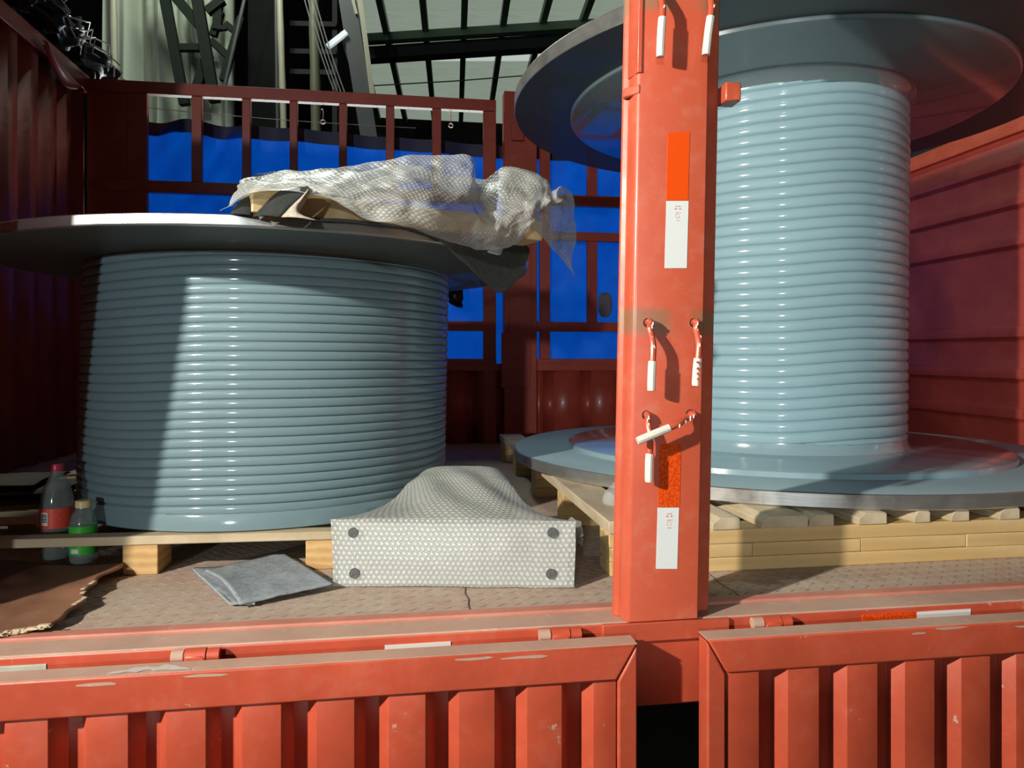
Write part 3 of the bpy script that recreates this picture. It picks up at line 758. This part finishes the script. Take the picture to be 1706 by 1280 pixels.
MB().grid(lambda u, v: lerp(lo_[int(u*60)], hi_[int(u*60)], v)+noise.noise_vector(Vector((u*16, v*4, 8)))*.012, 60, 10, 1.0, .2).build('bubble_wrap_sheet', BUBBLE, None, angle=80, label='second fold of bubble wrap showing behind the draped sheet on the left drum', cat='bubble wrap')

# felt strip along the flange edge, its corner hanging down
def rimZ(px):
    az = math.atan((px-853)/F); dc, R_ = math.hypot(.7059, 2.1122), .7416; t = az-math.atan2(-.7059, 2.1122)
    return (dc*math.cos(t)-math.sqrt(max(0, R_*R_-(dc*math.sin(t))**2)))*math.cos(az)/KD
fe = [((478, 364), (486, 356)), ((540, 367), (545, 358)), ((620, 374), (625, 364)), ((690, 384), (700, 371)), ((735, 405), (752, 379)), ((770, 435), (800, 389)), ((805, 468), (845, 398)), ((838, 487), (876, 408)), ((872, 452), (882, 416))]
fe = [((a[0], a[1], rimZ(min(a[0], 850))-.014), (b[0], b[1], rimZ(min(b[0], 850))+(.03 if b[0] < 740 else -.022))) for a, b in fe]
fl_ = catmull([depth_pt(*c[0]) for c in fe], 64); fh_ = catmull([depth_pt(*c[1]) for c in fe], 64)
MB().grid(lambda u, v: lerp(fl_[round(u*64)], fh_[round(u*64)], v)+noise.noise_vector(Vector((u*9, v*3, 5)))*.004, 64, 12).build('felt_strip', FELTD, None, angle=70, solid=.004, label='dark grey felt strip along the left drum flange with a hanging corner', cat='felt')
# curled felt flap with a beige back
def ribbon(a, b, n, m, f=None):
    A_, B_ = catmull([depth_pt(*p) for p in a], n), catmull([depth_pt(*p) for p in b], n)
    return MB().grid(lambda u, v: lerp(A_[round(u*n)], B_[round(u*n)], v)+Vector((0, -.012*math.sin(PI*v), 0)), n, m)
BLACKFELTSHADOW = mk_felt('black_felt_and_shadow', (.022, .026, .024))
fc = ribbon([(422, 361, 1.16), (440, 343, 1.16), (460, 323, 1.165), (487, 310, 1.17), (514, 311, 1.18)], [(467, 362, 1.125), (476, 352, 1.125), (488, 341, 1.13), (501, 330, 1.135), (514, 318, 1.14)], 30, 8).build('felt_flap', BLACKFELTSHADOW, None, angle=70, solid=.003, label='black felt flap curled over beside the timber end on the left drum', cat='felt')
ribbon([(469, 362, 1.124), (479, 351, 1.124), (491, 339, 1.128), (503, 328, 1.132), (516, 313, 1.138)], [(532, 368, 1.12), (508, 361, 1.125), (499, 353, 1.13), (504, 342, 1.135), (516, 322, 1.145)], 24, 6).build('felt_back', FELTB, fc, angle=70, solid=.002)
ribbon([(384, 357, 1.17), (395, 342, 1.18), (408, 330, 1.19), (421, 323, 1.20)], [(421, 360, 1.16), (421, 352, 1.165), (421, 342, 1.17), (421, 334, 1.18)], 16, 6).build('shadow_sheet', BLACKFELTSHADOW, None, angle=70, solid=.003, label='small black sheet in place of the shadow under the left end of the bubble wrap', cat='felt')  # dark sheet standing in for the shadow between wrap and timber

# ------------------------------------------------------------------ bubble-wrapped part on the deck
fb = [at_z(555, 976, .004), at_z(956, 979, .004)]
ftL, ftR = depth_pt(552, 864, 1.285), depth_pt(960, 869, 1.272)
Zb = 1.50
btL, btR = depth_pt(690, 778, Zb), depth_pt(848, 776, Zb)
bbL, bbR = Vector((btL.x, btL.y, .004)), Vector((btR.x, btR.y, .004))
wp = empty('wrapped_part', Vector(((fb[0].x+fb[1].x)/2, 1.35, 0)), 'bubble-wrapped machine part with flat front plate on the deck before the left drum', 'package')
def disp(p):
    return p+noise.noise_vector(p*7)*.003+noise.noise_vector(p*30)*.0012
def bil(a, b, c, d): return lambda u, v: a*(1-u)*(1-v)+b*u*(1-v)+c*u*v+d*(1-u)*v
m = MB()
def patch(a, b, c, d, nu, nv, ou, bulge=None):
    f = bil(a, b, c, d)
    def g(u, v):
        p = f(u, v)
        if bulge: p = p+bulge(u, v)
        return disp(p)
    su = ((b-a).length+(c-d).length)/2; sv = ((d-a).length+(c-b).length)/2
    m.grid(g, nu, nv, su, sv, ou)
E = lambda u, v: math.sin(PI*u)*math.sin(PI*v)
patch(fb[0], fb[1], ftR, ftL, 40, 14, 0, lambda u, v: Vector((0, -.004, 0))*E(u, v))
def topb(u, v):
    # plastic drops from the plate edge and climbs the narrower body behind
    s = .012*math.sin(PI*v)*math.sin(PI*u)-.020*math.sin(PI*min(1, v*1.4))*(abs(2*u-1)**2)
    return Vector(((.5-u)*.085*math.sin(PI*v), 0, s-.040*abs(2*u-1)**5*v**4+.005*math.sin(v*9+u*14)*math.sin(PI*v)*math.sin(PI*u)))
patch(ftL, ftR, btR, btL, 40, 30, 0, topb)
patch(btL, btR, bbR, bbL, 40, 12, .3, lambda u, v: Vector((0, 0, -.040*abs(2*u-1)**5*(1-v))))
def side(front_b, front_t, back_t, back_b, sgn, name_u):
    f = bil(front_b, back_b, back_t, front_t)
    def b_(u, v): return Vector((sgn*-.0425*math.sin(PI*u), 0, (-.020*math.sin(PI*min(1, u*1.4))-.040*u**4)*v))
    patch(front_b, back_b, back_t, front_t, 30, 14, 1, b_)
side(fb[0], ftL, btL, bbL, -1, 0); side(fb[1], ftR, btR, bbR, 1, 0)
m.build('bubble_wrap', BUBBLE, wp, angle=70, weld=True)
ins = .010
def inset(p, dx, dy, dz): return p+Vector((dx, dy, dz))
MB().hexa([inset(fb[0], ins, .009, 0), inset(fb[1], -ins, .009, 0), inset(fb[1], -ins, .03, 0), inset(fb[0], ins, .03, 0),
           inset(ftL, ins, .009, -.012), inset(ftR, -ins, .009, -.012), inset(ftR, -ins, .03, -.012), inset(ftL, ins, .03, -.012)]).build('front_plate', PLATE, wp, bevel=.003)
MB().hexa([inset(fb[0], .10, .035, 0), inset(fb[1], -.10, .035, 0), inset(bbR, -.03, -.02, 0), inset(bbL, .03, -.02, 0),
           inset(ftL, .11, .035, -.035), inset(ftR, -.11, .035, -.035), inset(btR, -.06, -.02, -.03), inset(btL, .06, -.02, -.03)]).build('inner_casting', CORE, wp, bevel=.015)
BOLT = flat('grey_bolt_hole', (.12, .122, .12), .6, vary=.7, scale=160, bump=.8)
for px, py in ((588, 888), (920, 888), (590, 956), (918, 957)):
    t = (py-865)/112; k_ = (px-553)/405; yy = lerp(lerp(ftL.y, ftR.y, k_), lerp(fb[0].y, fb[1].y, k_), t)-.0045
    c = at_y(px, py, yy); MB().tube([c+Vector((0, .004, 0)), c+Vector((0, -.0012, 0))], .0105, 18).build('bolt_hole', BOLT, wp)
flm = MB()
p = depth_pt(962, 895, 1.30)
flm.grid(lambda u, v: p+Vector((.012*math.sin(u*PI)+.002, .16*(u-.2), (v-.5)*.05*math.sin(.3+u*2.6)))+noise.noise_vector(Vector((u*5, v*4, 3)))*.008, 14, 6)
flm.build('loose_film', FILM, wp, angle=80)
p = depth_pt(1023, 832, 1.50)
MB().grid(lambda u, v: p+Vector((.05*math.sin(v*PI)*math.cos(u*PI)*.6, -.03*math.sin(u*PI), (v-.5)*.085)), 12, 12).build('clear_plastic_scrap', FILM, None, angle=80, label='small clear plastic scrap on the pallet slat just left of the post', cat='plastic sheet')

# ------------------------------------------------------------------ felt squares, cardboard, sacks, bottles
def felt_sheet(corners, lift, nm_label, mat, curve, zz):
    c = [at_z(px, py, zz) for px, py in corners]
    f = bil(*c)
    def g(u, v):
        p = f(u, v)+Vector(curve)*math.sin(PI*v)*(1-u)**2
        p.z = zz+lift(u, v)+.002*noise.noise(Vector((u*5, v*5, zz*100)))
        return p
    return MB().grid(g, 24, 24).build('felt_sheet', mat, None, angle=70, solid=.0035, label=nm_label, cat='felt', group='felt offcuts on the deck')
felt_sheet([(425, 1010), (382, 1010), (319, 951), (400, 945)], lambda u, v: .004, 'thin felt offcut mostly hidden under the larger grey felt square', FELT, (0, 0, 0), .003)
felt_sheet([(400, 1012), (556, 981), (473, 928), (341, 956)], lambda u, v: .006+.014*(1-u)**3*math.sin(PI*v)+.004*u, 'grey felt square lying on the deck left of the bubble-wrapped part', FELT, (.0, .0, 0), .006)

# cardboard
pc = [at_z(-160, 1075, .012), at_z(78, 1036, .022), at_z(206, 934, .032), at_z(-80, 925, .01)]
fcard = bil(*pc)
def cardf(u, v):
    p = fcard(u, v); e = u**6
    p.x += .012*math.sin(v*7)*u**4+.006*math.sin(v*23)*u**8
    p.z = .007+.020*u**5*(.4+.6*v)+.003*noise.noise(Vector((u*6, v*6, 1)))
    p.y += .010*(1-v)**6*math.sin(u*19)*.6
    return p
cb = MB().grid(cardf, 40, 30).build('cardboard_sheet', CARD, None, angle=60, solid=.006, label='flattened brown cardboard with torn edge at the front left of deck', cat='cardboard')
m = MB(); rr = random.Random(4)
for i in range(40):
    u = .62+.37*rr.random(); q = cardf(u, 0); L = rr.uniform(.006, .02)
    q = q+Vector((0, -.002-.003*rr.random(), rr.uniform(-.002, .004)))
    m.hexa([q+Vector(d) for d in ((0, -.002, 0), (L, -.003, .001), (L, .006, .001), (0, .006, 0), (0, -.001, .0018), (L*.9, -.002, .0026), (L, .006, .0026), (0, .006, .0018))])
for i in range(12):
    v = .25+.5*rr.random()*rr.random(); q = cardf(1, v)+Vector((0, 0, .003)); L = rr.uniform(.004, .011)
    m.hexa([q+Vector(d) for d in ((-.008, 0, 0), (.001, 0, 0), (.002, L, 0), (-.006, L, 0), (-.007, 0, .002), (0, 0, .002), (.001, L, .002), (-.006, L, .002))])
m.build('torn_layers', CARDEDGE, cb, angle=0, kind='stuff')

sk = [(.088, .112, 0.0, 'bottom'), (.113, .137, .02, 'middle'), (.138, .157, -.01, 'top')]
for z0, z1, off, wh in sk:
    c0 = cw(-1.52, 1.66, 0)
    def sf(u, v, z0=z0, z1=z1, off=off):
        a = (u-.5)*2; b = v*2*PI
        L, Wd = .25+off, .12
        y_ = math.cos(b)*Wd; z_ = (z0+z1)/2+math.sin(b)*(z1-z0)/2*(1-.5*abs(a)**6)*(1.0-.0*v)
        return Vector((c0.x+a*L+off, c0.y+y_*(1-.1*a*a), z_))+noise.noise_vector(Vector((a*3, math.cos(b)*2, z0*40)))*.006
    MB().grid(sf, 24, 20).build('folded_sack', SACK, None, angle=60, label=f'crumpled brown paper sack, {wh} of the pile left of the bottles', cat='sack', group='folded sacks left of the bottles')

def bottle(c, prof, lab_z, lab_r, mats, cap_z, cap_r, label, name_, extra):
    b = empty('drink_bottle', c, label, 'bottle', 'drink bottles behind the pallet board')
    MB().lathe(prof, c, 28).build('bottle_body', PET, b, angle=40)
    MB().lathe([(lab_r, lab_z[0]), (lab_r, lab_z[1])], c, 28, cap=False).build('paper_label', mats[0], b, angle=40)
    n = 24; cp = MB().lathe([(cap_r*.98, cap_z[0]), (cap_r, cap_z[0]+.002), (cap_r, cap_z[1]-.002), (cap_r*.9, cap_z[1])], c, n)
    cp.build('cap', mats[1], b, angle=40)
    extra(b, c, lab_r)
def patch_cyl(c, r, a0, a1, z0, z1, mat, nm, par):
    MB().grid(lambda u, v: Vector(c)+Vector((r*math.sin(lerp(a0, a1, u)), -r*math.cos(lerp(a0, a1, u)), lerp(z0, z1, v))), 6, 1).build(nm, mat, par, angle=60)
cbx = cw(-.758*1.412, 1.412, .016)
def ex_red(b, c, r):
    a = -.62
    patch_cyl(c, r+.0006, a-.02, a+.52, .082, .112, PAPER, 'barcode_panel', b)
    bp = [o for o in b.children if o.name.startswith('barcode')][0]
    m = MB(); z = .089
    for t in (.0022, .0012, .003, .001, .0018, .0028, .0011):
        m.grid(lambda u, v, z=z, t=t: Vector(c)+Vector(((r+.001)*math.sin(lerp(a+.06, a+.46, u)), -(r+.001)*math.cos(lerp(a+.06, a+.46, u)), z+t*v)), 5, 1); z += t+.0011
    m.build('barcode_lines', INK, bp, angle=60)
    m = MB(); rr = random.Random(2)
    for i in range(9):
        t = rr.uniform(-.9, .6); z = rr.uniform(.072, .116); w_, h_ = rr.uniform(.02, .05), rr.uniform(.001, .003)
        m.grid(lambda u, v, t=t, z=z, w_=w_, h_=h_: Vector(c)+Vector(((r+.0008)*math.sin(t+w_*u), -(r+.0008)*math.cos(t+w_*u), z+h_*v)), 2, 1)
    m.build('label_specks', PAPER, [o for o in b.children if o.name.startswith('paper_label')][0], angle=60)
bottle(cbx, [(.02, 0), (.030, .001), (.0345, .008), (.0335, .03), (.032, .05), (.0335, .062), (.0352, .070), (.0352, .122), (.034, .132), (.0325, .145), (.028, .165), (.020, .184), (.0135, .197), (.0125, .205), (.0125, .212)],
       (.074, .120), .0357, (LABELR, CAPR), (.203, .221), .0142, 'clear plastic bottle with red label and red cap', 'red', ex_red)
cbg = cw(-.714*1.38, 1.38, .016)
def ex_green(b, c, r):
    patch_cyl(c, r+.0006, -.55, .05, .026, .036, PAPER, 'label_panel', b)
    patch_cyl(c, r+.0006, -.2, .35, .066, .068, PAPER, 'label_line', b)
bottle(cbg, [(.018, 0), (.025, .001), (.0285, .007), (.028, .02), (.0285, .08), (.0275, .092), (.024, .108), (.0165, .120), (.0155, .128), (.0155, .134)],
       (.022, .086), .029, (LABELG, CAPY), (.126, .142), .0168, 'clear plastic bottle with green label and cream cap', 'green', ex_green)

# ------------------------------------------------------------------ the shed beyond the truck
HC = 4.2
ceil = empty('ceiling', (1, 9, EYE+HC), kind='structure')
def C(px, py): return at_z(px, py, EYE+HC)
def ceil_line(px_top, px_bot, far=True):           # roof lines run away from the camera
    return C(px_top, 0), C(px_bot, 160)
lines = [(588, 623), (634, 668), (705, 720), (774, 769), (843, 820), (912, 870), (981, 922), (1050, 974), (1119, 1025), (1188, 1077)]
def ext(a, b, t): return a+(b-a)*t
for (a0, a1), (b0_, b1) in zip(lines, lines[1:]):
    p, q = ceil_line(a0, a1); r, s = ceil_line(b0_, b1)
    for t0, t1 in ((-.5, .46), (.47, .56), (.57, 1.6)):
        quad = [ext(p, q, t0), ext(r, s, t0), ext(r, s, t1), ext(p, q, t1)]
        up = Vector((0, 0, .02))
        MB().hexa(quad+[v_+up for v_ in quad]).build('roof_sheet', ROOFLIT if t0 == .47 else ROOF, ceil)
for a0, a1 in lines:
    p, q = ceil_line(a0, a1)
    MB().bar(ext(p, q, -.5)-Vector((0, 0, .05)), ext(p, q, 1.6)-Vector((0, 0, .05)), .075, .1).build('rafter', RAFTER, ceil)
bm0, bm1 = at_z(606, 93, EYE+HC-.2), at_z(1080, 62, EYE+HC-.2)
MB().bar(bm0, bm1+(bm1-bm0), .18, .16).build('roof_beam', SHEDSTEEL, ceil)
bm0, bm1 = at_z(606, 66, EYE+HC-.12), at_z(1080, 36, EYE+HC-.12)
MB().bar(bm0, bm1+(bm1-bm0), .12, .10).build('purlin', RAFTER, ceil)
YS = 8.0
MB().box(-9, 9, 12.5, 12.6, -1.18, 8).build('shed_wall', SHEDDARK, None, kind='structure').name = 'wall_shed'
def S(px, py, Y=YS): return at_y(px, py, Y)
m = MB()                                           # hanging pale sheet with soft folds
m.grid(lambda u, v: Vector((lerp(S(166, 0, 8.6).x, S(392, 0, 8.6).x, u), 8.6+.10*math.sin(u*24+v*2)+.05*math.sin(u*51), lerp(2.0, 7.5, v))), 60, 12)
m.build('pale_sheet', SHEET, None, angle=60, solid=.01, label='pale green-grey sheet hanging in the shed behind the lattice steelwork', cat='sheet')
lt = empty('lattice_column', S(330, 200), 'dark steel lattice column standing beyond the far rail', 'steelwork')
def lbar(p, q, w_=.10): lbar.k += 1; o_ = .013*lbar.k; MB().bar(S(*p, YS+o_), S(*q, YS+o_), w_, w_*.9).build('lattice_bar', SHEDSTEEL, lt)
lbar.k = 0
lbar((268, -40), (308, 175), .10); lbar((322, -40), (358, 170), .11); lbar((298, 80), (338, 80), .075)
lbar((288, -10), (338, 50), .11); lbar((322, 165), (348, 90), .10); lbar((372, 135), (402, 30), .08); lbar((345, 20), (372, 0), .09)
lbar((352, 68), (385, 98), .08); lbar((362, 47), (378, 47), .05); lbar((365, -30), (362, 50), .09); lbar((376, 40), (400, 60), .07); lbar((355, 60), (368, 20), .08)
MB().box(S(396, 0).x, S(458, 0).x, YS+.5, YS+.9, -1.18, 7).build('dark_column', SHEDDARK, None, label='wide dark column in the shed right of the lattice', cat='column')
def pole(p0, p1, r, mat, lab, nm='bamboo_pole', Y=YS-.3):
    a, b = S(*p0, Y), S(*p1, Y); d = b-a
    pts = [a+d*(i/10) for i in range(11)]
    MB().tube(pts, [r*(1+.06*math.sin(i*2.1)) for i in range(11)], 10).build(nm, mat, None, angle=50, label=lab, cat='pole', group='poles standing in the shed')
pole((192, 205), (188, -40), .036, BAMBOO, 'thick pale pole, leftmost in the shed, before the pale sheet')
pole((474, 260), (465, -40), .034, BAMBOO, 'pale leaning pole just right of the dark column')
pole((463, 260), (459, -40), .018, GREYSTEEL, 'thin grey pole touching the right edge of the dark column')
pole((527, 260), (522, -40), .052, flat('olive_pole', (.10, .11, .065), .5), 'thick olive pole behind the hanging wires')
pole((374, 145), (414, -30), .020, GREYSTEEL, 'slanting grey rod crossing in front of the lattice')
cg = empty('leaning_column', S(600, 150, 7.6), 'grey jointed column leaning at the left end of the bright roof', 'column')
MB().bar(S(572, -40, 7.6), S(618, 250, 7.6), .17, .17).build('column_shaft', GREYSTEEL, cg)
MB().bar(S(596, -30, 7.5), S(622, 170, 7.5), .05, .05).build('drain_pipe', BAMBOO, cg)
MB().bar(S(576, 55, 7.6), S(612, 180, 7.6), .12, .12).build('knee_brace', CHASSIS, cg)
for i, (a, b) in enumerate((((502, -20), (556, 150)), ((508, -20), (562, 152)), ((515, -20), (568, 154)), ((520, -20), (575, 156)))):
    p, q = S(*a, 7.4), S(*b, 7.4)
    MB().tube([lerp(p, q, t/8)-Vector((0, 0, .05*math.sin(PI*t/8))) for t in range(9)], .006, 5).build('hanging_cable', WIRE, None, label=('leftmost','second from left','third from left','rightmost')[i]+' of four thin cables slanting down before the olive pole', cat='cable', group='cables hanging in the shed')
p, q = S(546, 78, 7.5), S(577, 54, 7.5)
MB().bar(p, q, .05, .05).build('light_tube', flat('lit_tube', (.5, .5, .5), .4, Emission_Color=(.75, .85, .9, 1), Emission_Strength=.55), None, label='short pale light tube fixed beside the leaning column', cat='lamp')
p, q = S(588, 0, 7.5), S(594, 24, 7.5)
MB().bar(p, q, .03, .03).build('pipe_end', BAMBOO, cg)
MB().tube([S(620, 143, 7.8), S(760, 135, 7.8), S(900, 124, 7.8)], .007, 5).build('roof_cable', SHEDSTEEL, None, label='thin dark cable running level below the bright roof sheets', cat='cable')
m = MB()
for yy in (86, 40, 120): m.bar(S(470, yy, 9), S(560, yy+2, 9), .06, .06)
m.bar(S(472, 0, 9.06), Vector((S(472, 0, 9.06).x, 9.06, -1.18)), .06, .06); m.bar(S(558, 0, 9.06), Vector((S(558, 0, 9.06).x, 9.06, -1.18)), .06, .06)
m.build('storage_rack', flat('dim_rack_steel', (.007, .008, .0075), .8), None, label='dim horizontal rack rails in the dark shed behind the poles', cat='rack')
